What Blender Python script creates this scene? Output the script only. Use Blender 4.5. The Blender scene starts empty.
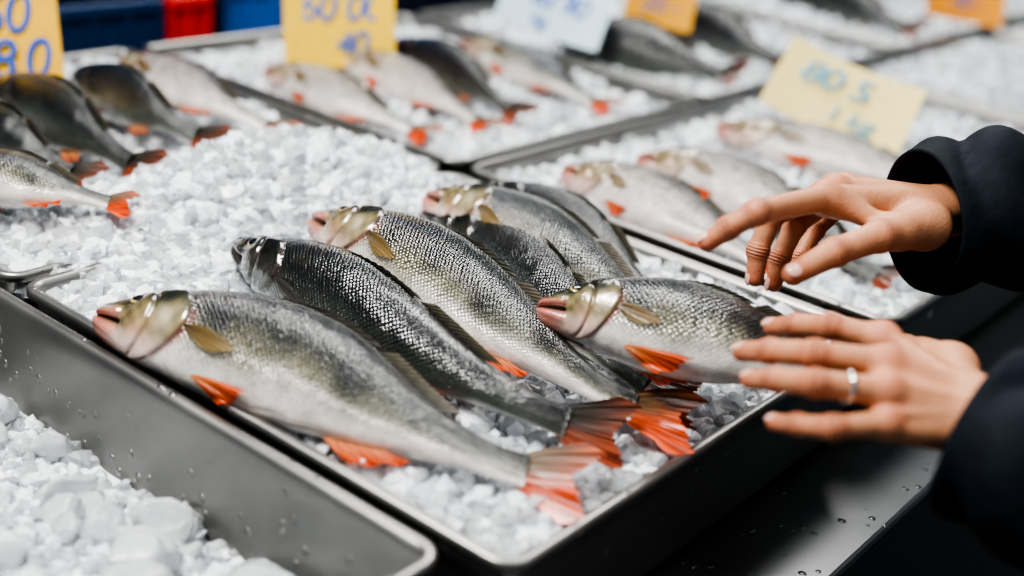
import bpy, math
import numpy as np
from mathutils import Matrix, Vector
rng=np.random.default_rng(7)
# World: X and Y run along the tray edges, Z up, z=0 is the tray rim plane (metres).
PTS={ # fish spines, snout to tail
'f1':[(.5231,.7740,.010),(.5472,.6810,.020),(.5662,.5936,.022),(.5743,.5023,.016),(.5932,.4366,.010),(.6118,.4030,.006),(.6295,.3650,.006)],
'f2':[(.6897,.8087,.020),(.6711,.6852,.026),(.6532,.5786,.026),(.6544,.4803,.020),(.6772,.4235,.010),(.7028,.3834,.004)],
'f3':[(.7634,.7947,.030),(.7546,.7004,.038),(.7280,.5851,.038),(.7161,.4932,.030),(.7218,.4210,.016),(.7385,.3909,.010),(.7535,.3600,.006)],
'f4':[(.9076,.7914,.005),(.8841,.6807,.010),(.8284,.5559,.010),(.7918,.4673,.005),(.7884,.4077,0),(.8000,.3850,-.005)],
'f5':[(.9171,.7951,.020),(.9139,.7077,.025),(.8849,.6008,.025),(.8765,.5268,.012),(.8652,.4558,0),(.8595,.4129,-.004)],
'f5b':[(1.0158,.8249,0),(1.0157,.7357,.005),(.981,.633,.005),(.945,.549,0),(.915,.476,-.004)],
'f6':[(.731,.513,.055),(.754,.469,.060),(.770,.408,.065),(.795,.354,.062),(.831,.298,.055),(.855,.245,.050)],
'a':[(1.156,.799,.002),(1.158,.719,.004),(1.138,.628,.004),(1.127,.547,-.003),(1.118,.479,-.008)],
'b':[(1.274,.777,.002),(1.290,.695,.004),(1.267,.589,.004),(1.241,.500,-.003),(1.232,.437,-.008)],
'c':[(1.497,.796,.002),(1.511,.705,.004),(1.528,.613,.004),(1.526,.502,-.003),(1.503,.429,-.008)],
'd':[(1.275,.623,-.008),(1.241,.536,-.003),(1.209,.461,-.005),(1.206,.397,-.013)],
'g1':[(1.142,1.294,.002),(1.143,1.207,.004),(1.129,1.100,.004),(1.148,.979,-.008)],
'g2':[(1.298,1.321,.002),(1.284,1.197,.004),(1.251,1.056,.002),(1.232,.953,-.008)],
'g3':[(1.403,1.317,.007),(1.370,1.181,.012),(1.325,1.050,.007),(1.304,.961,-.008)],
'g4':[(1.529,1.281,.002),(1.511,1.146,.004),(1.470,1.021,.002),(1.473,.930,-.008)],
'k1':[(.767,1.323,.025),(.748,1.185,.032),(.731,1.071,.030),(.725,.969,.024)],
'k2':[(.880,1.335,.020),(.854,1.211,.030),(.838,1.108,.030),(.848,1.016,.020)],
'k3':[(.942,1.336,.025),(.926,1.215,.035),(.913,1.099,.035),(.939,1.002,.020)],
'k4':[(.575,1.094,.030),(.592,1.020,.036),(.614,.961,.036),(.660,.908,.028)],
'k5':[(.674,1.277,.010),(.674,1.160,.020),(.672,1.068,.020),(.686,1.007,.010)],
'm1':[(1.744,1.250,.002),(1.762,1.130,.007),(1.770,1.000,.007),(1.800,.915,-.008)],
'm2':[(2.058,1.280,.002),(2.038,1.140,.007),(1.990,1.010,.007),(1.987,.915,-.008)],
'm3':[(2.655,1.320,.002),(2.632,1.180,.007),(2.570,1.030,.007),(2.550,.920,-.008)],
}
HJ={ # hand joints: knuckle, middle joint, end joint, tip
'LW':(.7429,.1811,.10),
'L1':[(.7688,.2597,.115),(.7533,.2906,.118),(.7568,.3161,.108),(.7619,.3344,.098)],
'L2':[(.7251,.2382,.120),(.6959,.2738,.122),(.7007,.3055,.110),(.7083,.3279,.098)],
'L3':[(.6981,.2251,.115),(.6665,.2582,.118),(.6755,.2873,.105),(.6875,.3090,.092)],
'L4':[(.6882,.2172,.100),(.6566,.2374,.100),(.6613,.2607,.090),(.6702,.2791,.080)],
'L0':[(.8191,.2261,.090),(.8697,.2752,.070),(.8846,.3112,.058),(.8848,.3300,.048)],
'RW':(1.0158,.3109,.14),
'R1':[(.8779,.3650,.160),(.7873,.3744,.165),(.7782,.3897,.150),(.7703,.3992,.138)],
'R2':[(.9194,.3756,.155),(.8468,.3902,.145),(.8385,.3919,.118),(.8354,.3883,.097)],
'R3':[(.9541,.3818,.148),(.8835,.3866,.130),(.8710,.3876,.105),(.8657,.3857,.085)],
'R4':[(.9847,.3826,.140),(.9288,.3886,.115),(.9107,.3884,.095),(.9041,.3862,.080)],
'R0':[(.9415,.3069,.142),(.8780,.3168,.145),(.8372,.3317,.137),(.8023,.3448,.124)]}
sc=bpy.context.scene
# ---------- helpers ----------
def link(o): sc.collection.objects.link(o); return o
def build(name,V,Fl,mats=(),midx=None,smooth=True,col=None,vec=None,fl=None,parent=None):
    me=bpy.data.meshes.new(name); V=np.asarray(V,dtype=np.float32)
    Fl=[np.asarray(x,dtype=np.int32) for x in Fl if len(x)]
    me.vertices.add(len(V)); me.vertices.foreach_set('co',V.ravel())
    lv=np.concatenate([x.ravel() for x in Fl]); tot=np.concatenate([np.full(len(x),x.shape[1]) for x in Fl])
    st=np.concatenate([[0],np.cumsum(tot)[:-1]])
    me.loops.add(len(lv)); me.loops.foreach_set('vertex_index',lv.astype(np.int32))
    me.polygons.add(len(tot)); me.polygons.foreach_set('loop_start',st.astype(np.int32))
    me.polygons.foreach_set('loop_total',tot.astype(np.int32))
    if midx is not None: me.polygons.foreach_set('material_index',np.asarray(midx,dtype=np.int32))
    me.polygons.foreach_set('use_smooth',np.full(len(tot),smooth))
    for m in mats: me.materials.append(m)
    me.update(calc_edges=True)
    if col is not None:
        a=me.attributes.new('Col','FLOAT_COLOR','POINT'); a.data.foreach_set('color',np.asarray(col,dtype=np.float32).ravel())
    if vec is not None:
        a=me.attributes.new('suv','FLOAT_VECTOR','POINT'); a.data.foreach_set('vector',np.asarray(vec,dtype=np.float32).ravel())
    me.validate()
    o=link(bpy.data.objects.new(name,me))
    if parent: o.parent=parent
    return o
def empty(name,loc=(0,0,0)):
    o=bpy.data.objects.new(name,None); o.location=loc; o.empty_display_size=.02; return link(o)
def ss(a,b,x):
    t=np.clip((x-a)/(b-a),0,1); return t*t*(3-2*t)
def grid_faces(nu,nv,wrap=False,off=0):
    i=np.arange(nu-1)[:,None]; j=np.arange(nv if wrap else nv-1)[None,:]; j2=(j+1)%nv
    q=np.stack([i*nv+j+0*j2,i*nv+j2,(i+1)*nv+j2,(i+1)*nv+j+0*j2],-1).reshape(-1,4)
    return q+off
class NT:
    def __init__(s,name):
        s.m=bpy.data.materials.new(name); s.m.use_nodes=True; s.t=s.m.node_tree; s.b=s.t.nodes['Principled BSDF']
    def n(s,typ,**kw):
        nd=s.t.nodes.new(typ)
        for k,v in kw.items():
            if k.startswith('i_'):
                nd.inputs[k[2:].replace('_',' ')].default_value=v
            else: setattr(nd,k,v)
        return nd
    def l(s,a,b): s.t.links.new(a,b)
    def math(s,op,a,b=None,c=None):
        nd=s.t.nodes.new('ShaderNodeMath'); nd.operation=op
        for i,x in enumerate((a,b,c)):
            if x is None: continue
            if isinstance(x,(int,float)): nd.inputs[i].default_value=x
            else: s.l(x,nd.inputs[i])
        return nd.outputs[0]
    def mix(s,fac,a,b,mode='MIX'):
        nd=s.t.nodes.new('ShaderNodeMix'); nd.data_type='RGBA'; nd.blend_type=mode
        for i,x in ((0,fac),(6,a),(7,b)):
            if isinstance(x,(int,float)): nd.inputs[i].default_value=x
            elif isinstance(x,tuple): nd.inputs[i].default_value=x
            else: s.l(x,nd.inputs[i])
        return nd.outputs[2]
    def set(s,**kw):
        for k,v in kw.items(): s.b.inputs[k.replace('_',' ')].default_value=v
    def bump(s,h,strength=.5,dist=.001):
        nd=s.n('ShaderNodeBump'); nd.inputs['Strength'].default_value=strength; nd.inputs['Distance'].default_value=dist
        s.l(h,nd.inputs['Height']); s.l(nd.outputs[0],s.b.inputs['Normal']); return nd
def simple(name,c,rough=.5,metal=0,bumps=0,bscale=100,**kw):
    t=NT(name); t.set(Base_Color=(*c,1),Roughness=rough,Metallic=metal,**kw)
    g=t.n('ShaderNodeNewGeometry'); nz=t.n('ShaderNodeTexNoise',i_Scale=bscale,i_Detail=4.0)
    t.l(g.outputs['Position'],nz.inputs['Vector'])
    c2=t.mix(nz.outputs[0],(c[0]*.85,c[1]*.85,c[2]*.85,1),(min(1,c[0]*1.12),min(1,c[1]*1.12),min(1,c[2]*1.12),1)); t.l(c2,t.b.inputs['Base Color'])
    if bumps: t.bump(nz.outputs[0],bumps,.002)
    return t.m
# ---------- materials ----------
def m_fish():
    t=NT('fish_skin'); a=t.n('ShaderNodeAttribute',attribute_name='Col'); u=t.n('ShaderNodeAttribute',attribute_name='suv')
    mp=t.n('ShaderNodeMapping'); mp.inputs['Rotation'].default_value=(0,0,math.radians(45)); mp.inputs['Scale'].default_value=(1,1,1)
    t.l(u.outputs['Vector'],mp.inputs['Vector'])
    vo=t.n('ShaderNodeTexVoronoi',i_Scale=1.0,i_Randomness=.38); vo.voronoi_dimensions='2D'
    t.l(mp.outputs[0],vo.inputs['Vector'])
    d=vo.outputs['Distance']
    edge=t.math('SMOOTH_MIN',t.math('MULTIPLY',d,1.55),1.0,.2)
    nz=t.n('ShaderNodeTexNoise',i_Scale=.16,i_Detail=7.0); t.l(u.outputs['Vector'],nz.inputs['Vector'])
    sc_=t.n('ShaderNodeSeparateColor'); t.l(vo.outputs['Color'],sc_.inputs[0])
    mask=a.outputs['Alpha']
    k=t.math('MULTIPLY',t.math('POWER',edge,1.4),mask)
    dark=t.mix(t.math('MULTIPLY',k,.95),(1,1,1,1),(.07,.075,.06,1))
    c=t.mix(1.0,a.outputs['Color'],dark,'MULTIPLY')
    cellv=t.math('MULTIPLY',mask,t.math('MULTIPLY_ADD',sc_.outputs[0],.5,-.25))
    lig=t.mix(t.math('ADD',cellv,t.math('MULTIPLY',t.math('SUBTRACT',nz.outputs[0],.2),.9)),(.55,.55,.53,1),(1.4,1.37,1.30,1))
    c=t.mix(1.0,c,lig,'MULTIPLY'); t.l(c,t.b.inputs['Base Color'])
    t.set(Roughness=.27,Metallic=.06,Coat_Weight=1.0,Coat_Roughness=.10,Specular_IOR_Level=.6)
    h=t.math('ADD',t.math('MULTIPLY',k,-1.1),t.math('ADD',t.math('MULTIPLY',nz.outputs[0],2.6),t.math('MULTIPLY',sc_.outputs[1],t.math('MULTIPLY',mask,.45))))
    bp=t.bump(h,.7,.0010); t.l(bp.outputs[0],t.b.inputs['Coat Normal']); return t.m
def m_fin():
    t=NT('fish_fin'); a=t.n('ShaderNodeAttribute',attribute_name='Col'); u=t.n('ShaderNodeAttribute',attribute_name='suv')
    sp=t.n('ShaderNodeSeparateXYZ'); t.l(u.outputs['Vector'],sp.inputs[0])
    w=t.math('MULTIPLY_ADD',t.math('SINE',t.math('MULTIPLY',sp.outputs[0],6.283)),.5,.5)
    dk=t.mix(w,(.50,.38,.32,1),(1.15,1.15,1.15,1)); c=t.mix(1.0,a.outputs['Color'],dk,'MULTIPLY')
    t.l(c,t.b.inputs['Base Color']); t.set(Roughness=.32,Coat_Weight=.4,Coat_Roughness=.15)
    t.bump(w,.7,.0008)
    tr=t.n('ShaderNodeBsdfTranslucent'); t.l(c,tr.inputs[0]); mx=t.n('ShaderNodeMixShader'); mx.inputs[0].default_value=.25
    t.l(t.b.outputs[0],mx.inputs[1]); t.l(tr.outputs[0],mx.inputs[2])
    tp=t.n('ShaderNodeBsdfTransparent'); m2=t.n('ShaderNodeMixShader'); t.l(t.math('SUBTRACT',1.0,a.outputs['Alpha']),m2.inputs[0])
    t.l(mx.outputs[0],m2.inputs[1]); t.l(tp.outputs[0],m2.inputs[2]); t.l(m2.outputs[0],t.t.nodes['Material Output'].inputs[0])
    return t.m
def m_eye():
    t=NT('fish_eye'); a=t.n('ShaderNodeAttribute',attribute_name='Col'); t.l(a.outputs['Color'],t.b.inputs['Base Color'])
    t.set(Roughness=.08,Coat_Weight=1.0,Coat_Roughness=.03); return t.m
def m_ice(name,trans,c=(.93,.96,.985),rough=.22,sss=0.0,bs=160.0,bd=.003):
    t=NT(name); g=t.n('ShaderNodeNewGeometry'); nz=t.n('ShaderNodeTexNoise',i_Scale=bs,i_Detail=6.0); t.l(g.outputs['Position'],nz.inputs['Vector'])
    cc=t.mix(nz.outputs[0],(c[0]*.93,c[1]*.94,c[2]*.96,1),(min(1,c[0]*1.05),min(1,c[1]*1.04),1,1)); t.l(cc,t.b.inputs['Base Color'])
    t.set(Roughness=rough,IOR=1.31,Transmission_Weight=trans,Subsurface_Weight=sss,Subsurface_Scale=.02,Coat_Weight=.3,Coat_Roughness=.06)
    t.b.inputs['Subsurface Radius'].default_value=(.5,.7,.9)
    t.bump(nz.outputs[0],.6,bd); return t.m
def m_steel(name,c,rough,drops=.6):
    t=NT(name); g=t.n('ShaderNodeNewGeometry'); t.set(Metallic=.9,Roughness=rough)
    nz=t.n('ShaderNodeTexNoise',i_Scale=9.0,i_Detail=6.0); t.l(g.outputs['Position'],nz.inputs['Vector'])
    cc=t.mix(nz.outputs[0],(c[0]*.7,c[1]*.7,c[2]*.7,1),(c[0]*1.2,c[1]*1.2,c[2]*1.2,1)); t.l(cc,t.b.inputs['Base Color'])
    r=t.math('MULTIPLY_ADD',nz.outputs[0],.25,rough-.1); t.l(r,t.b.inputs['Roughness'])
    vo=t.n('ShaderNodeTexVoronoi',i_Scale=85.0); t.l(g.outputs['Position'],vo.inputs['Vector'])
    sp=t.n('ShaderNodeSeparateColor'); t.l(vo.outputs['Color'],sp.inputs[0])
    on=t.math('GREATER_THAN',sp.outputs[0],.74)
    sz=t.math('MULTIPLY_ADD',sp.outputs[1],.09,.02)
    dome=t.math('MULTIPLY',t.math('SQRT',t.math('MAXIMUM',t.math('SUBTRACT',sz,t.math('POWER',vo.outputs['Distance'],2.0)),0.0)),on)
    t.bump(dome,drops,.008); return t.m
MF,MFIN,MEYE=m_fish(),m_fin(),m_eye()
ICE=m_ice('ice_chip',.65,(.94,.97,.995),.08); SNOW=m_ice('crushed_ice_base',0.0,(.90,.935,.965),.4,0.0,330.0,.005); LUMP=m_ice('ice_lump',0.5,(.93,.965,.99),.12,.1,90.0,.004)
STEEL=m_steel('stainless_steel',(.28,.275,.26),.33,.9); STEELD=m_steel('counter_steel',(.2,.205,.205),.3)
# ---------- fish ----------
def catmull(pts,n=240):
    p=np.array(pts,float); p=np.vstack([2*p[0]-p[1],p,2*p[-1]-p[-2]]); out=[]
    for i in range(1,len(p)-2):
        t=np.linspace(0,1,40,endpoint=False)[:,None]
        out.append(.5*((2*p[i])+(-p[i-1]+p[i+1])*t+(2*p[i-1]-5*p[i]+4*p[i+1]-p[i+2])*t**2+(-p[i-1]+3*p[i]-3*p[i+1]+p[i+2])*t**3))
    out=np.vstack(out+[p[-2:-1]]); d=np.r_[0,np.cumsum(np.linalg.norm(np.diff(out,axis=0),axis=1))]
    L=d[-1]; s=np.linspace(0,L,n); return np.stack([np.interp(s,d,out[:,k]) for k in range(3)],1),L
def norm(v): return v/np.maximum(np.linalg.norm(v,axis=-1,keepdims=True),1e-9)
SX=[0,.006,.015,.03,.06,.10,.15,.2,.27,.36,.45,.56,.68,.8,.9,.96,1.0]
YU=[.03,.10,.16,.24,.33,.44,.57,.69,.84,.97,1.0,.93,.72,.45,.30,.27,.29]
YL=[.06,.17,.26,.36,.47,.57,.67,.75,.85,.96,.97,.89,.66,.39,.26,.25,.28]
TT=[.05,.14,.20,.27,.35,.44,.52,.57,.61,.62,.60,.52,.39,.24,.14,.09,.05]
def fish(name,key,H=.05,T=1.0,roll=55,pal='perch',detail=1.0,bf=.87,side=1,rtail=None,pels=1.0,seed=0):
    sp,L=catmull(PTS[key]); n=len(sp); tg=norm(np.gradient(sp,axis=0)); sg=np.linspace(0,1,n)
    D0=norm(np.cross(np.array([0,0,1.]),tg))*side; Nn=np.array([0,0,1.])-0*tg; Nn=norm(Nn-np.sum(Nn*tg,1,keepdims=True)*tg)
    if rtail is None: rtail=roll-14
    r=np.radians(roll+(rtail-roll)*ss(.35,1,sg))[:,None]; D=np.cos(r)*D0+np.sin(r)*Nn; N=np.cos(r)*Nn-np.sin(r)*D0
    def fr(s): return [np.stack([np.interp(s,sg,A[:,k]) for k in range(3)],-1) for A in (sp,D,N)]
    def loc(s,a,b):
        s=np.asarray(s,float)*bf; p,d,nn=fr(s); return p+np.asarray(a)[...,None]*d+np.asarray(b)[...,None]*nn
    yu=lambda s:np.interp(s,SX,YU)*H; yl=lambda s:np.interp(s,SX,YL)*H; th=lambda s:np.interp(s,SX,TT)*H*T
    ns=int(200*detail); nt=int(96*detail)//2*2
    x=np.linspace(0,1,ns); s=x**1.5; s1,the=np.meshgrid(s,np.linspace(0,2*np.pi,nt,endpoint=False),indexing='ij')
    kw=np.hanning(15)[1:-1]/np.hanning(15)[1:-1].sum()
    sm=lambda A:np.convolve(np.pad(A,6,mode='edge'),kw,'valid')
    yu_,yl_,th_=[sm(g(s)) for g in (yu,yl,th)]
    tip=np.sqrt(np.clip(s/.012,0,1)); yu_=yu_*tip+1e-5; yl_=yl_*tip+1e-5; th_=th_*tip+1e-5
    c=np.cos(the); sn=np.sin(the); v=1-2*np.abs(np.where(the>np.pi,2*np.pi-the,the))/np.pi
    rr=np.ones_like(s1)
    se=.272-.16*np.abs(v-.02)**1.7; opw=ss(.09,.15,s1)*ss(-1.02,-.75,v)*(1-ss(.45,.72,v))
    rr+=.10*opw/(1+np.exp(np.clip((s1-se)/.0026,-30,30)))
    se2=.185-.09*(v+.15)**2+.02*v; rr-=.09*np.exp(-((s1-se2)/.0060)**2)*opw
    vm=-.10-1.5*s1; mend=1-ss(.085,.105,s1); mo=np.exp(-((v-vm)/.075)**2)*mend; rr-=.46*mo*ss(0,.010,s1)
    rr+=.12*np.exp(-((v-vm-.20)/.11)**2)*mend*ss(.005,.02,s1)+.10*np.exp(-((v-vm+.22)/.12)**2)*(1-ss(.07,.12,s1))
    rr-=.10*np.exp(-(((s1-.10)/.012)**2+((v-vm-.08)/.22)**2))
    rr-=.12*np.exp(-(((s1-.045)/.005)**2+((v-.45)/.09)**2))
    es,ev=.122,.34; rr-=.06*np.exp(-(((s1-es)/.024)**2+((v-ev)/.17)**2)); rr+=.07*np.exp(-(((s1-es)/.016)**2+((v-ev-.30)/.08)**2))
    a=np.where(c>0,yu_[:,None],yl_[:,None])*c*rr; b=th_[:,None]*np.sign(sn)*np.abs(sn)**.9*rr
    V=[loc(s1,a,b).reshape(-1,3)]
    wob=.06*np.sin(s1*40+3)*np.sin(s1*17)+.05*np.sin(s1*23+v*5)
    bars=np.clip(np.sin(s1*2*np.pi*6.5+.6+v*.8),0,1)*ss(.2,.3,s1)*(1-ss(.85,.95,s1))
    if pal=='perch': bk,md,bl,t0,t1,t2,t3=(.010,.014,.009),(.32,.32,.25),(.96,.91,.88),-.26,.34,-.54,-.06
    elif pal=='dark': bk,md,bl,t0,t1,t2,t3=(.008,.011,.009),(.085,.095,.08),(.50,.50,.46),-.35,.25,-.9,-.5
    else: bk,md,bl,t0,t1,t2,t3=(.03,.03,.025),(.74,.66,.62),(.98,.91,.89),.15,.58,-.45,.1
    bk,md,bl=map(np.array,(bk,md,bl))
    wb=ss(t0,t1,v+wob+(.18*bars if pal=='perch' else 0))[...,None]; wl=(1-ss(t2,t3,v+wob))[...,None]
    gold=np.array((.46,.38,.20)) if pal=='perch' else md
    wg=(np.exp(-((v+.12)/.22)**2)*ss(.2,.3,s1)*(1-ss(.45,.8,s1)))[...,None]*.5
    md_=md*(1-wg)+gold*wg
    col=md_*(1-wb)+bk*wb; col=col*(1-wl)+bl*wl
    hd=(1-ss(-.002,.010,s1-se))[...,None]*(1-ss(.5,.75,v))[...,None]+(1-ss(.15,.22,s1))[...,None]*ss(.5,.75,v)[...,None]
    dk=pal=='dark'
    if not dk: # warm blush along the belly edge
        w=(np.exp(-((v+.80)/.16)**2)*ss(.25,.35,s1)*(1-ss(.8,.95,s1))*(.6+.4*np.sin(s1*31)))[...,None]*.30; col=col*(1-w)+np.array((.80,.36,.22))*w
    pink=np.array((.66,.24,.19)) if not dk else np.array((.06,.05,.045))
    chk=np.array((.38,.31,.16)) if not dk else np.array((.055,.055,.042))
    top=np.array((.024,.028,.015)) if pal=='perch' else (np.array((.16,.10,.08)) if not dk else np.array((.010,.012,.010)))
    mott=(.78+.26*np.sin(s1*110+v*8)*np.sin(v*15+s1*45)+.10*np.sin(s1*170-v*22))[...,None]
    wt=ss(-.02,.32,v+.07*np.sin(s1*70))[...,None]; hc=chk*mott*(1-wt)+top*wt
    if not dk:
        w=(np.exp(-((s1-.222+.08*v*v)/.022)**2)*ss(-.8,-.35,v)*(1-ss(-.05,.25,v))*(.65+.35*np.sin(v*12+s1*36)))[...,None]*.65; hc=hc*(1-w)+np.array((.76,.68,.52))*w
        w=(np.exp(-(((s1-.165)/.03)**2+((v+.35)/.22)**2)))[...,None]*.5; hc=hc*(1-w)+np.array((.70,.34,.24))*w
        w=(1-ss(-.55,-.2,v))[...,None]; hc=hc*(1-w)+np.array((.86,.64,.57))*w
    w=(1-ss(.018,.065,s1+.05*v))[...,None]*.85; hc=hc*(1-w)+pink*w
    w=(np.exp(-((v-vm-.15)/.10)**2)*mend+np.exp(-((v-vm+.18)/.12)**2)*mend)[...,None].clip(0,1)*.85; hc=hc*(1-w)+pink*1.1*w
    col=col*(1-hd)+hc*hd
    ln=np.clip(np.exp(-((s1-se-.003)/.005)**2)*opw+ .6*np.exp(-((s1-se2)/.004)**2)*opw+mo*.95+np.exp(-(((s1-.045)/.004)**2+((v-.45)/.06)**2)),0,1)[...,None]
    col=col*(1-.88*ln)+np.array((.05,.014,.010))*.88*ln
    if not dk:
        w=(np.exp(-((s1-se-.010)/.007)**2)*opw*(1-ss(-.1,.3,v)))[...,None]*.5; col=col*(1-w)+np.array((.60,.11,.06))*w
    ll=np.exp(-((v-.22+.1*s1)/.02)**2)*ss(.26,.3,s1); col=col*(1-.45*ll[...,None])
    alpha=(1-hd[...,0])*(.16+(.84 if not dk else .46)*ss(-.6,-.05,v))
    C=[np.concatenate([np.clip(col,0,1),alpha[...,None]],-1).reshape(-1,4)]
    cell=.0029
    U=[np.stack([s1*L*bf/cell,(1-v)*H*1.25/cell*np.clip(.45+.55*(yu_/H)[:,None],0,1)+seed*7.3,the*0],-1).reshape(-1,3)]
    F=[grid_faces(ns,nt,True)]; cnt=ns*nt
    F.append(np.array([list(range(nt))])); F.append(np.array([list(range(cnt-1,cnt-nt-1,-1))])); mi=[np.zeros(len(F[0])),[0],[0]]
    for sd in (1,-1):
        re=.0066*H/.046; nu,nv=14,20
        ph,la=np.meshgrid(np.linspace(.02,np.pi/2+.3,nu),np.linspace(0,2*np.pi,nv,endpoint=False),indexing='ij')
        ang=(1-ev)*math.pi/2; ea=math.cos(ang)*float(yu(es)); eb=sd*float(th(es))*math.sin(ang)**.9*.93
        na_=math.cos(ang)/float(yu(es)); nb_=math.sin(ang)/float(th(es)); q_=math.hypot(na_,nb_); na_/=q_; nb_/=q_; nb_*=sd
        up_=re*.42*np.cos(ph); tan=re*np.sin(ph)*np.sin(la)
        ds=re*np.sin(ph)*np.cos(la)/(L*bf)
        V.append(loc(es+ds,ea+tan*abs(nb_)+up_*na_,eb-sd*tan*na_+up_*nb_).reshape(-1,3))
        pc=np.where((ph<.78)[...,None],np.array([.003,.003,.004,1]),np.where((ph<1.2)[...,None],np.array([.36,.27,.11,1]),np.array([.04,.035,.025,1])))
        pc=np.where(((ph>=.78)&(ph<.92))[...,None],np.array([.75,.58,.25,1]),pc)
        C.append(pc.reshape(-1,4)); U.append(np.zeros((nu*nv,3))); q=grid_faces(nu,nv,True,cnt); F.append(q); mi.append(np.full(len(q),2)); cnt+=nu*nv
    def patch(fn,nu,nv,rays,cf,alpha=(1,1)):
        nonlocal cnt
        uu,vv=np.meshgrid(np.linspace(0,1,nu),np.linspace(0,1,nv),indexing='ij')
        S_,A_,B_=fn(uu,vv); V.append(loc(S_,A_,B_).reshape(-1,3))
        cc=cf(uu,vv); cc=cc*(1-.25*(np.sin(uu*37)*np.sin(vv*9))[...,None])
        al=(alpha[0]+(alpha[1]-alpha[0])*vv)[...,None]
        C.append(np.concatenate([np.clip(cc,0,1),al],-1).reshape(-1,4)); U.append(np.stack([uu*rays,vv,uu*0],-1).reshape(-1,3))
        q=grid_faces(nu,nv,False,cnt); F.append(q); mi.append(np.full(len(q),1)); cnt+=nu*nv
    def grad(ca,cb,p=1.0): return lambda u,v:np.array(ca)*(1-(v**p)[...,None])+np.array(cb)*(v**p)[...,None]
    red=np.array((.84,.10,.015)) if not dk else np.array((.45,.09,.03)); grey=np.array((.17,.12,.065)) if not dk else np.array((.05,.05,.04))
    tl=(1-bf)/bf
    def tail(u,v):
        w=2*u-1; ln=tl*(.66+.34*np.abs(w)**1.1)*(1-.35*np.clip(np.abs(w)-.90,0,1)/.10)*(1+.03*np.sin(u*90)*v)
        s_=.985+v*(ln); a_=w*(.27*H+v**.9*.48*H); b_=.0015*np.sin(u*26)*v+.006*np.sin(u*5)*v+.004*v
        return s_,a_,b_
    def tcol(u,v):
        w=np.clip(1-ss(.15,.58,u)+.55*v**2.5,0,1)*ss(.0,.40,v+.12)*.92; w=w[...,None]; return grey*(1-w)+red*w
    patch(tail,61,18,18,tcol,(1,1))
    def anal(u,v):
        s0=.63+.12*u; return s0+v*(.095-.03*u), -yl(s0)*.96-v*H*(.26-.16*u)*(1-.15*v), v*.003*np.sin(u*14)+.002+v*.006
    patch(anal,30,12,11,grad((.85,.42,.20),red,.7),(1,.95))
    def dor1(u,v):
        s0=.30+.28*u; return s0+v*.05, yu(s0)*.97+v*H*.09*np.sin(np.pi*np.clip(u*.9+.12,0,1))**.6*(1+.12*np.cos(u*75)*v), v*.004+.001
    patch(dor1,60,8,13,grad((.03,.035,.025),(.10,.10,.08)))
    def dor2(u,v):
        s0=.61+.19*u; return s0+v*.05, yu(s0)*.97+v*H*.12*(1-.55*u), v*.004+.001
    patch(dor2,30,8,14,grad((.04,.04,.03),(.16,.15,.11)))
    for sd in (1,-1):
        def pel(u,v):
            s0=.315+.012*u; w=.12+.88*v**.9
            s_=s0+v*(.135-.055*(1-u)**1.3)*pels*(1+.04*np.sin(u*40)*v); a_=-yl(s0)*.84-v*H*.13*pels+(.5-u)*-w*H*.30*pels
            bb=th(s_)*np.sqrt(np.clip(1-(a_/yl(s_))**2,.02,1))**.9
            return s_, a_, sd*(bb+.0015+.004*v+.0022*np.sin(u*11)*v)
        patch(pel,30,14,7,grad((.95,.45,.16),(.90,.11,.012),.5),(1,.95))
        def pec(u,v):
            ang=2*u-1; w=(.14+.86*np.sin(np.pi*np.clip(v*.66,0,1)))**.8; s_=.276+v*(.125-.045*ang**2)*(1+.03*np.sin(u*40)*v); a_=H*(-.12-.15*v+ang*.16*w)
            bb=th(s_)*np.sqrt(np.clip(1-(a_/np.where(a_>0,yu(s_),yl(s_)))**2,.05,1))**.9
            return s_,a_,sd*(bb+.0016+.0022*v+.001*np.sin(u*9)*v)
        pc=grad((.05,.03,.01),(.36,.25,.075),.6) if not dk else grad((.03,.025,.015),(.07,.06,.04))
        patch(pec,30,16,11,pc,(1,.7))
    return build(name,np.vstack(V),F,(MF,MFIN,MEYE),np.concatenate(mi),True,np.vstack(C),np.vstack(U))
fish('perch','f1',.046,1.05,40,'perch',1.3,seed=1)
fish('perch','f2',.040,1.25,66,'dark',1.2,seed=2)
fish('perch','f3',.044,1.05,38,'perch',1.3,pels=1.15,seed=3)
fish('perch','f4',.038,1.0,58,'dark',seed=4)
fish('perch','f5',.044,1.0,36,'perch',seed=5)
fish('perch','f5b',.036,1.0,55,'dark')
fish('perch','f6',.039,1.1,40,'perch',1.3,pels=1.25,seed=6)
for i,(k,h,p) in enumerate((('a',.040,'pale'),('b',.040,'pale'),('c',.040,'pale'),('d',.032,'dark'),('g1',.036,'pale'),('g2',.036,'pale'),('g3',.036,'dark'),('g4',.038,'perch'),
  ('k1',.038,'dark'),('k2',.034,'dark'),('k3',.036,'pale'),('k4',.030,'perch'),('k5',.036,'dark'),('m1',.052,'dark'),('m2',.050,'dark'),('m3',.052,'dark'))):
    fish('perch',k,h,1.1,34 if p!='dark' else (80 if k[0]=='m' else 64),p,.7,seed=10+i)
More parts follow.
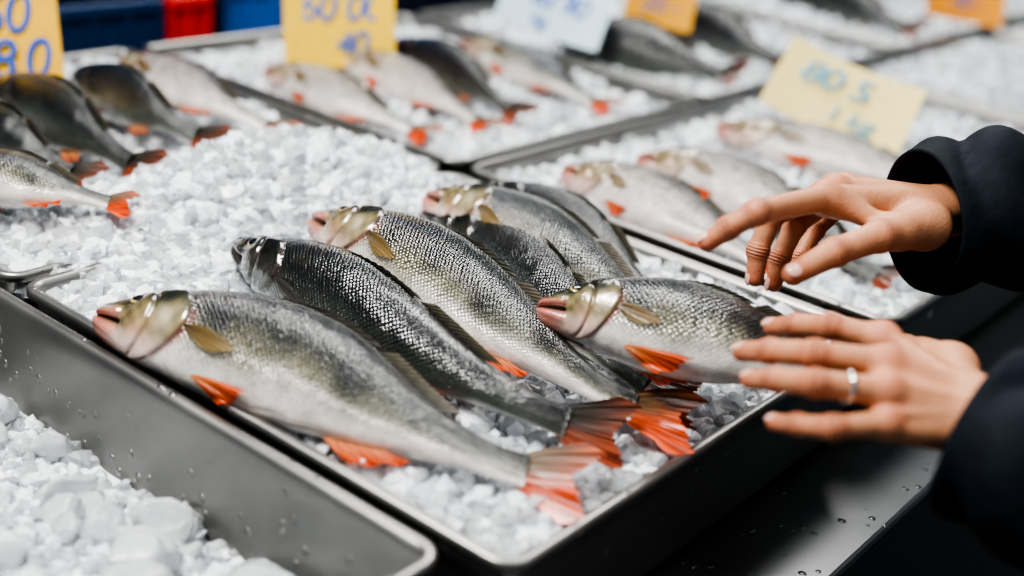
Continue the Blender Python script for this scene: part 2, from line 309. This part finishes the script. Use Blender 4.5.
# ---------- trays ----------
def rrect(x0,x1,y0,y1,r,n=8):
    pts=[]
    for cx,cy,a0 in ((x1-r,y1-r,0),(x0+r,y1-r,90),(x0+r,y0+r,180),(x1-r,y0+r,270)):
        for k in range(n+1):
            a=math.radians(a0+90*k/n); pts.append((cx+r*math.cos(a),cy+r*math.sin(a)))
    return np.array(pts)
DEP=.115
def tray(x0,x1,y0,y1,name='fish_tray',r=.022):
    prof=[(-.034,-DEP+.004),(-.026,-DEP+.006),(-.018,-DEP+.014),(-.013,-.02),(-.012,-.006),(-.009,-.001),(-.006,0),(-.002,0),(0,-.002),(.0,-.007),(-.002,-.009),(-.008,-.010),(-.009,-.03),(-.014,-DEP+.012),(-.022,-DEP+.001),(-.034,-DEP)]
    V=[]
    for o,z in prof:
        p=rrect(x0-o,x1+o,y0-o,y1+o,max(.004,r+o)); V.append(np.c_[p,np.full(len(p),z)])
    m=len(V[0]); V=np.vstack(V); k=len(prof)
    F=[grid_faces(k,m,True),np.array([list(range(m))]),np.array([[*range((k-1)*m+m-1,(k-1)*m-1,-1)]])]
    return build(name,V,F,(STEEL,),None,True)
T=[(.520,1.055,.3555,.882),(.054,.5085,.394,.927),(.520,1.064,.893,1.494),(1.080,1.634,.893,1.494),(1.078,2.034,.3555,.882),
   (1.647,2.363,.893,1.494),(2.052,2.790,.3555,.882),(2.376,3.105,.893,1.494),(3.119,3.870,.893,1.494),(2.804,3.870,.3555,.882)]
for t in T: tray(*t)
# ---------- ice ----------
def noise2(x,y,sc,seed):
    r=np.random.default_rng(seed); out=0
    for k in range(10):
        a=r.uniform(0,6.28); fq=sc*r.uniform(.5,2.0); out=out+np.sin((x*np.cos(a)+y*np.sin(a))*fq+r.uniform(0,6.28))
    return out/10
ph=(1+5**.5)/2
IV=norm(np.array([(-1,ph,0),(1,ph,0),(-1,-ph,0),(1,-ph,0),(0,-1,ph),(0,1,ph),(0,-1,-ph),(0,1,-ph),(ph,0,-1),(ph,0,1),(-ph,0,-1),(-ph,0,1)]))
IF=np.array([(0,11,5),(0,5,1),(0,1,7),(0,7,10),(0,10,11),(1,5,9),(5,11,4),(11,10,2),(10,7,6),(7,1,8),(3,9,4),(3,4,2),(3,2,6),(3,6,8),(3,8,9),(4,9,5),(2,4,11),(6,2,10),(8,6,7),(9,8,1)])
def subdiv(Vv,Ff):
    V=list(map(tuple,Vv)); c={}; F=[]
    def mid(a,b):
        k=(min(a,b),max(a,b))
        if k not in c:
            m=(np.array(V[a])+np.array(V[b]))/2; c[k]=len(V); V.append(tuple(m/np.linalg.norm(m)))
        return c[k]
    for a,b,d in Ff:
        x,y,z=mid(a,b),mid(b,d),mid(d,a); F+=[(a,x,z),(b,y,x),(d,z,y),(x,y,z)]
    return np.array(V),np.array(F)
IV2,IF2=subdiv(IV,IF); IV3,IF3=subdiv(IV2,IF2)
def chips(pos,size,jit=.25,base=(IV,IF),lump=False):
    bv,bf=base; n=len(pos); q=norm(rng.normal(size=(n,4))); w,x,y,z=q.T
    Rm=np.stack([1-2*(y*y+z*z),2*(x*y-z*w),2*(x*z+y*w),2*(x*y+z*w),1-2*(x*x+z*z),2*(y*z-x*w),2*(x*z-y*w),2*(y*z+x*w),1-2*(x*x+y*y)],-1).reshape(n,3,3)
    if lump:
        d=norm(rng.normal(size=(n,10,3))); pr=np.einsum('vk,nfk->nvf',bv,d); cut=rng.uniform(.55,.85,(n,1,10))
        rad=np.min(np.where(pr>1e-3,cut/np.maximum(pr,1e-3),9),axis=2); rad=np.minimum(rad,1.0)[...,None]
        ph1=rng.uniform(0,6,(n,1,3)); rad=rad*(1+.05*np.sin(bv[None]*4+ph1).sum(2,keepdims=True)/2+.025*np.sin(bv[None]*13+ph1*2).sum(2,keepdims=True)/2)
        v=bv[None]*rad
    else: v=bv[None]*(1+rng.uniform(-jit,jit,(n,len(bv),1)))
    v=v*rng.uniform(.5,1.3,(n,1,3))*size[:,None,None]
    v=np.einsum('nij,nkj->nki',Rm,v)+pos[:,None]
    ff=bf[None]+(np.arange(n)*len(bv))[:,None,None]
    return v.reshape(-1,3),ff.reshape(-1,3)
IV4,IF4=subdiv(IV3,IF3)
def ice_bed(t,zf,n,smin,smax,amp=.004,lumps=0,seed=1,name='crushed_ice',inset=.014,jit=.32,lsz=(.010,.026),pw=2.0):
    x0,x1,y0,y1=t; x0+=inset;x1-=inset;y0+=inset;y1-=inset
    nx=int((x1-x0)/.004);ny=int((y1-y0)/.004)
    X,Y=np.meshgrid(np.linspace(x0,x1,nx),np.linspace(y0,y1,ny),indexing='ij')
    Z=zf(X,Y)+amp*noise2(X,Y,120,seed)+amp*.6*noise2(X,Y,420,seed+1)
    V=[np.stack([X,Y,Z],-1).reshape(-1,3)]; F=[grid_faces(nx,ny)[:,::-1]]; mi=[np.zeros(len(F[0]))]; c=nx*ny
    px=rng.uniform(x0+.004,x1-.004,n);py=rng.uniform(y0+.004,y1-.004,n)
    sz=smin+(smax-smin)*rng.uniform(0,1,n)**pw
    pz=zf(px,py)+amp*noise2(px,py,120,seed)+amp*.6*noise2(px,py,420,seed+1)+sz*.3
    v,ff=chips(np.stack([px,py,pz],1),sz,jit); V.append(v);F.append(ff+c);mi.append(np.where(np.repeat(rng.random(n)<.65,len(IF)),1,0));c+=len(v)
    if lumps:
        px=rng.uniform(x0+.02,x1-.02,lumps);py=rng.uniform(y0+.02,y1-.02,lumps); sz=rng.uniform(0,1,lumps)**1.3*(lsz[1]-lsz[0])+lsz[0]
        pz=zf(px,py)+sz*.5; v,ff=chips(np.stack([px,py,pz],1),sz,.07,(IV4,IF4),True); V.append(v);F.append(ff+c);mi.append(np.full(len(ff),2))
    o=build(name,np.vstack(V),F,(SNOW,ICE,LUMP),np.concatenate(mi),False)
    sm=np.concatenate([np.full(len(F[0]),True),np.full(len(F[1]),False)]+([np.full(len(F[2]),True)] if lumps else []))
    o.data.polygons.foreach_set('use_smooth',sm)
    return o
mound=lambda x,y:.070*np.exp(-((x-.83)/.19)**2-((y-.925)/.10)**2)*ss(.52,.60,x)*(1-ss(1.0,1.06,x))
ice_bed(T[0],lambda x,y:-.016+mound(x,y)+.003*noise2(x,y,45,8),13000,.0022,.012,.005,0,1,pw=2.6)
ice_bed(T[1],lambda x,y:-.090+.035*ss(.48,.25,x)+0*y,5500,.003,.010,.004,190,2,lsz=(.010,.028))
ice_bed(T[2],lambda x,y:-.018+mound(x,y)+.010*noise2(x,y,20,5),13000,.0022,.012,.007,0,3,pw=2.6)
ice_bed((.535,1.05,.80,1.06),lambda x,y:-.02+mound(x,y)*1.03+.003*noise2(x,y,60,9),10000,.0022,.012,.007,14,4,inset=0,lsz=(.008,.014),pw=2.6)
for i,n in zip(range(3,10),(8000,11000,8000,6000,5000,4000,4000)):
    ice_bed(T[i],lambda x,y,i=i:-.027+.012*noise2(x,y,22,i+20),n,.003,.013,.006,0,10+i)
# ---------- counter, floor, background ----------
def box(name,x0,x1,y0,y1,z0,z1,mat,bev=.004,parent=None):
    V=np.array([(x,y,z) for x in (x0,x1) for y in (y0,y1) for z in (z0,z1)]); F=[np.array([(0,1,3,2),(4,6,7,5),(0,4,5,1),(2,3,7,6),(0,2,6,4),(1,5,7,3)])]
    o=build(name,V,F,(mat,),None,False,parent=parent)
    if bev: b=o.modifiers.new('bev','BEVEL'); b.width=bev; b.segments=3
    return o
ct=empty('market_counter')
box('counter_top',0.03,4.0,.272,1.53,-.135,-DEP-.001,STEELD,.006,ct)
box('counter_front_panel',.06,3.97,.30,.32,-.86,-.135,STEELD,.003,ct)
box('counter_back_panel',.06,3.97,1.48,1.50,-.86,-.135,STEELD,.003,ct)
for i,(x,y) in enumerate(((.08,.34),(3.9,.34),(.08,1.44),(3.9,1.44))): box('leg_%d'%i,x,x+.04,y,y+.04,-.9,-.135,STEELD,.003,ct)
FL=simple('floor_concrete',(.02,.022,.025),.35,0,.2,30); box('floor',-3,7,-3,6,-.95,-.9,FL,0)
WL=simple('wall_paint',(.03,.045,.09),.6,0,.1,20); box('wall_back',-3,7,4.5,4.6,-.9,2.4,WL,0)
def crate(name,x0,x1,y0,y1,z0,z1,c,levels=4):
    m=simple(name+'_plastic',c,.4); e=empty(name)
    hh=(z1-z0)/levels
    for k in range(levels):
        za=z0+k*hh; box('body_%d'%k,x0+.006,x1-.006,y0+.006,y1-.006,za+.002,za+hh-.02,m,.01,e)
        box('rim_%d'%k,x0,x1,y0,y1,za+hh-.03,za+hh-.004,m,.006,e)
        nr=max(2,int((x1-x0)/.06))
        for j in range(nr+1):
            xx=x0+.004+(x1-x0-.014)*j/nr; box('rib_%d_%d'%(k,j),xx,xx+.008,y0+.001,y1-.001,za+.01,za+hh-.03,m,.002,e)
crate('navy_crate_stack',.80,1.325,1.75,2.1,-.9,.3,(.010,.04,.12))
crate('red_crate_stack',1.33,1.425,1.75,2.1,-.9,.3,(.75,.025,.02))
crate('navy_crate_stack',1.43,1.475,1.78,2.1,-.9,.3,(.015,.03,.07))
crate('blue_crate_stack',1.485,1.85,1.8,2.1,-.9,.3,(.02,.16,.60))
# ---------- price tags ----------
def tag(p,w,hh,c,txt,rollz=0,lean=25,yaw=0,ink=(.03,.12,.5)):
    p=Vector(p); m=simple('tag_card',c,.6)
    nu,nv=13,9; u,v=np.meshgrid(np.linspace(-.5,.5,nu),np.linspace(-.5,.5,nv),indexing='ij')
    V=np.stack([u*w,v*hh,.008*(u*2)**2*w/.15],-1).reshape(-1,3); V2=V.copy(); V2[:,2]-=.0012
    F=[grid_faces(nu,nv),grid_faces(nu,nv,False,len(V))[:,::-1]]
    o=build('price_tag',np.vstack([V,V2]),F,(m,),None,True)
    o.matrix_world=Matrix.Translation(p)@Matrix.Rotation(math.radians(-51+yaw),4,'Z')@Matrix.Rotation(math.radians(90-lean),4,'X')@Matrix.Rotation(math.radians(rollz),4,'Z')
    mi=simple('tag_ink',ink,.6)
    for i,(s,x,y,z) in enumerate(txt):
        cu=bpy.data.curves.new('handwriting','FONT'); cu.body=s; cu.size=z*hh; cu.align_x='CENTER'; cu.align_y='CENTER'; cu.shear=.2
        cu.extrude=.0003; cu.space_character=.9
        cu.materials.append(mi); t=link(bpy.data.objects.new('handwriting_%d'%i,cu)); t.parent=o; t.location=(x*w,y*hh,.009*(2*abs(x)+.5)**2*w/.15+.001)
tag((.798,1.350,.07),.13,.13,(.92,.52,.05),[('50',0,.2,.5),('8.0',.1,-.2,.5)],8,10)
tag((1.270,1.287,.06),.155,.125,(.92,.58,.03),[('60 00',0,.15,.46),('40',.1,-.25,.4)],6,15)
tag((1.642,1.190,.07),.17,.10,(.60,.74,.82),[('40 90',0,.1,.5),('kg',-.1,-.3,.3)],-14,35)
tag((1.914,1.166,.06),.12,.08,(.90,.42,.02),[('35 -',0,0,.6)],-4,20)
tag((1.594,.669,.06),.19,.14,(.82,.66,.28),[('80 5',-.1,.15,.44),('1 kg',.1,-.25,.32)],-24,58,0,(.12,.36,.5))
tag((2.662,.902,.06),.16,.08,(.90,.34,.02),[('70 -',0,0,.6)],-4,20)
# ---------- hands ----------
def surface_nets(sd,org,hs):
    n=np.array(sd.shape)-1; acc=np.zeros((*n,3),np.float32); cnt=np.zeros(n,np.int8)
    co=[(i,j,k) for i in (0,1) for j in (0,1) for k in (0,1)]
    sl=lambda o:sd[o[0]:o[0]+n[0],o[1]:o[1]+n[1],o[2]:o[2]+n[2]]
    for a in range(8):
        for b in range(a+1,8):
            A,B=np.array(co[a]),np.array(co[b])
            if abs(A-B).sum()!=1: continue
            d1,d2=sl(co[a]),sl(co[b]); m=(d1<0)!=(d2<0); t=(d1[m]/(d1[m]-d2[m]))[:,None]
            acc[m]+=A+(B-A)*t; cnt[m]+=1
    act=cnt>0; idx=np.full(n,-1,np.int64); idx[act]=np.arange(act.sum())
    V=(np.argwhere(act)+acc[act]/cnt[act][:,None])*hs+org
    F=[]
    ins=sd<0
    def quads(ax,offs):
        s2=[slice(1,-1)]*3; s2[ax]=slice(0,n[ax]); a=ins[tuple(s2)]; s3=list(s2); s3[ax]=slice(1,n[ax]+1); b=ins[tuple(s3)]
        w=np.argwhere(a!=b); w2=w+1; w2[:,ax]=w[:,ax]; st=a[tuple(w.T)]
        q=np.stack([idx[tuple((w2+np.array(o)).T)] for o in offs],1)
        q[~st]=q[~st][:,::-1]; F.append(q)
    quads(0,[(0,-1,-1),(0,0,-1),(0,0,0),(0,-1,0)]); quads(1,[(-1,0,-1),(-1,0,0),(0,0,0),(0,0,-1)]); quads(2,[(-1,-1,0),(0,-1,0),(0,0,0),(-1,0,0)])
    return V,np.vstack(F)
def m_skin():
    t=NT('skin'); a=t.n('ShaderNodeAttribute',attribute_name='Col'); u=t.n('ShaderNodeAttribute',attribute_name='suv')
    g=t.n('ShaderNodeNewGeometry'); nz=t.n('ShaderNodeTexNoise',i_Scale=60.0,i_Detail=6.0); t.l(g.outputs['Position'],nz.inputs['Vector'])
    c=t.mix(t.math('MULTIPLY',nz.outputs[0],.6),a.outputs['Color'],(.46,.16,.08,1))
    sp=t.n('ShaderNodeSeparateXYZ'); t.l(u.outputs['Vector'],sp.inputs[0])
    wv=t.math('SINE',t.math('MULTIPLY_ADD',sp.outputs[0],2400.0,t.math('MULTIPLY',nz.outputs[0],4.0)))
    w=t.math('MULTIPLY',wv,sp.outputs[1])
    dkf=t.math('MULTIPLY',t.math('MAXIMUM',t.math('MULTIPLY',w,-1.0),0.0),.5)
    c=t.mix(dkf,c,(.30,.09,.05,1)); t.l(c,t.b.inputs['Base Color'])
    vo=t.n('ShaderNodeTexVoronoi',i_Scale=700.0); t.l(g.outputs['Position'],vo.inputs['Vector'])
    hh=t.math('ADD',w,t.math('MULTIPLY',vo.outputs['Distance'],.45)); hh=t.math('ADD',hh,t.math('MULTIPLY',nz.outputs[0],1.5))
    t.set(Roughness=.48,Subsurface_Weight=.08,Subsurface_Scale=.005); t.b.inputs['Subsurface Radius'].default_value=(1,.35,.2)
    t.bump(hh,.6,.0011); return t.m
SKIN=m_skin(); NAIL=simple('fingernail',(.76,.44,.34),.22,0,0,50,Coat_Weight=.5)
def smin(a,b,k):
    hq=np.clip(.5+.5*(b-a)/k,0,1); return b*(1-hq)+a*hq-k*hq*(1-hq)
def hand(name,W,E,fing,thumb,rads,trad,dorsal,tdors,hs=.0013,parent=None):
    W=np.array(W);E=np.array(E); fg=[np.array(x) for x in fing]; tb=np.array(thumb); dorsal=norm(np.array(dorsal,float))
    allp=np.vstack(fg+[tb,W[None],E[None]]); lo=allp.min(0)-.03; hi=allp.max(0)+.03
    nn=((hi-lo)/hs).astype(int)+1
    G=np.stack(np.meshgrid(*[lo[k]+hs*np.arange(nn[k]) for k in range(3)],indexing='ij'),-1).astype(np.float32)
    def cap(a,b,ra,rb):
        ba=(b-a).astype(np.float32); d=G-a.astype(np.float32); t=np.clip(d@ba/float(ba@ba),0,1); return np.linalg.norm(d-t[...,None]*ba,axis=-1)-(ra+(rb-ra)*t)
    fd=None
    for fp,r in zip(fg,rads):
        d=None
        seg=[(fp[0],fp[1],r*1.14,r*.96),(fp[1],fp[2],r*1.0,r*.86),(fp[2],fp[3],r*.90,r*.76)]
        for s in seg:
            x=cap(*s); d=x if d is None else smin(d,x,.003)
        for j,q in ((1,1.08),(2,.95)): d=smin(d,np.linalg.norm(G-fp[j].astype(np.float32),axis=-1)-r*q,.003)
        fd=d if fd is None else np.minimum(fd,d)
    side=norm(fg[0][0]-fg[3][0])
    pd=None
    wo=[.013,.005,-.005,-.013]
    for fp,o,r in zip(fg,wo,rads):
        x=cap(W+side*o,fp[0]-dorsal*.002,.0150,r*1.30)
        pd=x if pd is None else smin(pd,x,.008)
        pd=smin(pd,np.linalg.norm(G-(fp[0]+dorsal*.0015).astype(np.float32),axis=-1)-r*1.34,.004)
    mid=(fg[1][0]+fg[2][0])/2
    for o in (.010,-.012): pd=smin(pd,cap(W+side*o-dorsal*.006,mid+side*o-dorsal*.006,.013,.012),.010)
    for fp,o in zip(fg,wo): pd=smin(pd,cap(W+side*o*.8+dorsal*.0128,fp[0]+dorsal*.0085,.0022,.0032),.003)
    pd=smin(pd,smin(cap(W+side*.009,E+side*.006,.0185,.030),cap(W-side*.009,E-side*.006,.0185,.030),.01),.012)
    pd=smin(pd,cap(W+side*.010,tb[0],.014,.016),.014)
    td=cap(tb[0],tb[1],.016,trad*1.15); td=smin(td,cap(tb[1],tb[2],trad*1.1,trad*.95),.005); td=smin(td,cap(tb[2],tb[3],trad*1.0,trad*.78),.003)
    td=smin(td,np.linalg.norm(G-tb[2].astype(np.float32),axis=-1)-trad*1.06,.003)
    pd=smin(pd,cap(tb[0],tb[1]*.6+tb[0]*.4,.016,.012),.014); pd=smin(pd,cap(tb[0]*.4+tb[1]*.6,fg[0][0],.008,.008),.012)
    pd=smin(pd,td,.007)
    d=smin(pd,fd,.0045)
    V,F=surface_nets(d,lo,hs)
    jx=np.zeros(len(V)); jm=np.zeros(len(V)); redm=np.zeros(len(V))
    for fp in fg+[tb]:
        for j in (1,2):
            ax=norm(fp[j+1]-fp[j-1]); dd=V-fp[j]; al=dd@ax; rad=np.linalg.norm(dd,axis=1)
            m=np.exp(-(al/.0040)**2)*(rad<.014); jx=np.where(m>jm,al,jx); jm=np.maximum(jm,m); redm=np.maximum(redm,np.exp(-(rad/.012)**4)*.6)
        redm=np.maximum(redm,np.exp(-(np.linalg.norm(V-fp[3],axis=1)/.013)**4)*.8)
        redm=np.maximum(redm,np.exp(-(np.linalg.norm(V-fp[0]-dorsal*.008,axis=1)/.012)**4)*.5)
    base=np.array((.60,.30,.165)); rd=np.array((.58,.16,.085)); col=base*(1-redm[:,None])+rd*redm[:,None]
    C=[np.c_[col,np.ones(len(V))]]; U=[np.stack([jx,jm,jm*0],1)]; Vs=[V]; Fs=[F]; mi=[np.zeros(len(F))]; c=len(V)
    for fp,r in list(zip(fg,rads))+[(tb,trad)]:
        ax=norm(fp[3]-fp[2]); dn=dorsal if fp is not tb else norm(np.array(tdors,float))
        dn=norm(dn-ax*(dn@ax)); sd=np.cross(ax,dn)
        nu,nv=10,16; p_,l_=np.meshgrid(np.linspace(0,np.pi,nu),np.linspace(0,2*np.pi,nv,endpoint=False),indexing='ij')
        xx=np.cos(p_);yy=np.sin(p_)*np.cos(l_);zz=np.sin(p_)*np.sin(l_)
        xx=np.sign(xx)*np.abs(xx)**.8
        ctr=fp[3]+ax*.0006+dn*r*.69
        v=ctr+(xx*.0062)[...,None]*ax+(yy*r*.64)[...,None]*sd+(zz*.0015-.30*r*(yy*.8)**2-.0014*np.clip(xx,0,1)**2)[...,None]*dn
        Vs.append(v.reshape(-1,3)); q=grid_faces(nu,nv,True,c); Fs.append(q); mi.append(np.ones(len(q))); c+=nu*nv
        C.append(np.ones((nu*nv,4))); U.append(np.zeros((nu*nv,3)))
    o=build(name,np.vstack(Vs),Fs,(SKIN,NAIL),np.concatenate(mi),True,np.vstack(C),np.vstack(U),parent=parent)
    m=o.modifiers.new('s','SMOOTH'); m.factor=.5; m.iterations=2
    return o
cust=empty('customer')
LW=np.array(HJ['LW']); RW=np.array(HJ['RW'])
LEv=LW+np.array((-.005,-.09,-.012)); REv=RW+np.array((.075,-.06,.02))
hand('left_hand',LW,LEv,[HJ['L1'],HJ['L2'],HJ['L3'],HJ['L4']],HJ['L0'],[.0083,.0086,.0082,.0074],.0098,(-.35,-.1,1),(0,0,1),parent=cust)
hand('right_hand',RW,REv,[HJ['R1'],HJ['R2'],HJ['R3'],HJ['R4']],HJ['R0'],[.0090,.0090,.0085,.0075],.0105,(-.1,.5,.8),(-.3,-.35,.9),parent=cust)
a,b=np.array(HJ['L3'][0]),np.array(HJ['L3'][1]); c=a*.45+b*.55; ax=Vector(b-a).normalized()
bpy.ops.mesh.primitive_torus_add(major_radius=.0094,minor_radius=.0012,major_segments=48,minor_segments=12,location=Vector(c))
rg=bpy.context.object; rg.name='ring'; rg.scale=(1,1,1.6); rg.rotation_euler=ax.to_track_quat('Z','Y').to_euler(); rg.parent=cust
rg.data.materials.append(simple('silver',(.8,.78,.74),.15,1.0))
for p in rg.data.polygons: p.use_smooth=True
# jacket
t=NT('navy_jacket_fabric'); g=t.n('ShaderNodeNewGeometry'); nz=t.n('ShaderNodeTexNoise',i_Scale=35.0,i_Detail=6.0); t.l(g.outputs['Position'],nz.inputs['Vector'])
t.l(t.mix(nz.outputs[0],(.003,.005,.009,1),(.010,.015,.024,1)),t.b.inputs['Base Color']); t.set(Roughness=.75,Specular_IOR_Level=.2); t.bump(nz.outputs[0],.6,.006); JK=t.m
def tube(name,pts,rad,cuff=True,nseg=72,seed=0,parent=None,fold=.006):
    sp,L=catmull(pts,150); tg=norm(np.gradient(sp,axis=0)); upv=np.array([0,0,1.]); A=norm(np.cross(tg,upv)); B=np.cross(A,tg)
    s=np.linspace(0,1,150); r=np.interp(s,np.linspace(0,1,len(rad)),rad); rows=[]
    th=np.linspace(0,2*np.pi,nseg,endpoint=False)
    def row(i,off,adv=0):
        x=s[i]*L
        rr=r[i]+off+fold*(np.abs(np.sin(x*55+.9*np.sin(th+seed)+.5*np.sin(2*th)+seed))*1.3-.6+.5*np.sin(th*3+x*40))*ss(0,.05,s[i]+.015)
        return sp[i]+tg[i]*adv+rr[:,None]*(np.cos(th)[:,None]*A[i]+np.sin(th)[:,None]*B[i])
    if cuff:
        for i in (14,8,4,1): rows.append(row(i,-.004))
        rows.append(row(0,-.003,-.0015)); rows.append(row(0,-.001,-.002))
    for i in range(150): rows.append(row(i,0))
    V=np.vstack(rows); return build(name,V,[grid_faces(len(rows),nseg,True)],(JK,),None,True,parent=parent)
RC=np.array((.980,.323,.133)); LC=np.array((.742,.176,.092))
RSh=np.array((1.62,-.02,.36)); LSh=np.array((1.12,-.10,.36))
RE=RC+np.array((.24,-.17,.035)); LE=LC+np.array((-.02,-.26,-.02))
tube('right_sleeve',[RC,RC*.5+RE*.5,RE,RE*.5+RSh*.5+np.array((.03,-.03,0)),RSh],[.058,.068,.070,.078,.085],seed=1,parent=cust,fold=.008)
tube('left_sleeve',[LC,LC*.5+LE*.5,LE,LE*.5+LSh*.5,LSh],[.057,.068,.069,.075,.085],seed=2,parent=cust,fold=.008)
def torso():
    zs=np.array([-.25,-.15,0,.15,.3,.38,.43,.46,.50]); rx=np.array([.24,.245,.235,.25,.27,.25,.17,.09,.085]); ry=np.array([.16,.165,.155,.16,.165,.15,.12,.085,.08])
    th=np.linspace(0,2*np.pi,48,endpoint=False); V=np.vstack([np.c_[1.37+x*np.cos(th)*.95,-.14+y*np.sin(th)+.0*x,np.full(48,z)] for x,y,z in zip(rx,ry,zs)])
    return build('jacket_torso',V,[grid_faces(9,48,True)],(JK,),None,True,parent=cust)
torso()
for sgn in (-1,1):
    tube('trouser_leg_%d'%(sgn+2),[(1.37+sgn*.11,-.14,-.2),(1.37+sgn*.12,-.13,-.5),(1.37+sgn*.12,-.15,-.88)],[.115,.085,.07],False,32,3,cust)
# ---------- lights ----------
def area(n,loc,tgt,size,e,c=(1,1,1)):
    l=bpy.data.lights.new(n,'AREA'); l.energy=e; l.size=size[0]; l.shape='RECTANGLE'; l.size_y=size[1]; l.color=c
    o=link(bpy.data.objects.new(n,l)); o.location=loc; o.rotation_euler=(Vector(tgt)-Vector(loc)).to_track_quat('-Z','Y').to_euler()
area('ceiling_lamp_front',(.1,1.0,1.5),(.9,.7,0),(.7,.35),46,(1,.98,.95))
area('ceiling_lamp_rear',(2.4,1.5,1.7),(2.0,1.0,0),(1.6,.6),46,(1,.985,.96))
area('ceiling_lamp_near',(.9,.1,1.6),(.9,.6,0),(.9,.3),7,(1,.97,.93))
w=bpy.data.worlds.new('w'); sc.world=w; w.use_nodes=True; w.node_tree.nodes['Background'].inputs[0].default_value=(.80,.90,1,1); w.node_tree.nodes['Background'].inputs[1].default_value=.29
# ---------- camera ----------
cam=bpy.data.cameras.new('camera'); cam.sensor_width=36; cam.lens=44.956; co=link(bpy.data.objects.new('camera',cam))
co.matrix_world=Matrix([[.62593,.24284,-.74111,0],[-.77205,.32723,-.54484,0],[.11020,.91321,.39231,.45],[0,0,0,1]])
cam.dof.use_dof=True; cam.dof.focus_distance=1.03; cam.dof.aperture_fstop=2.2; cam.clip_start=.02
sc.camera=co
sc.view_settings.view_transform='AgX'
try: sc.view_settings.look='AgX - High Contrast'
except Exception as e: print(e)
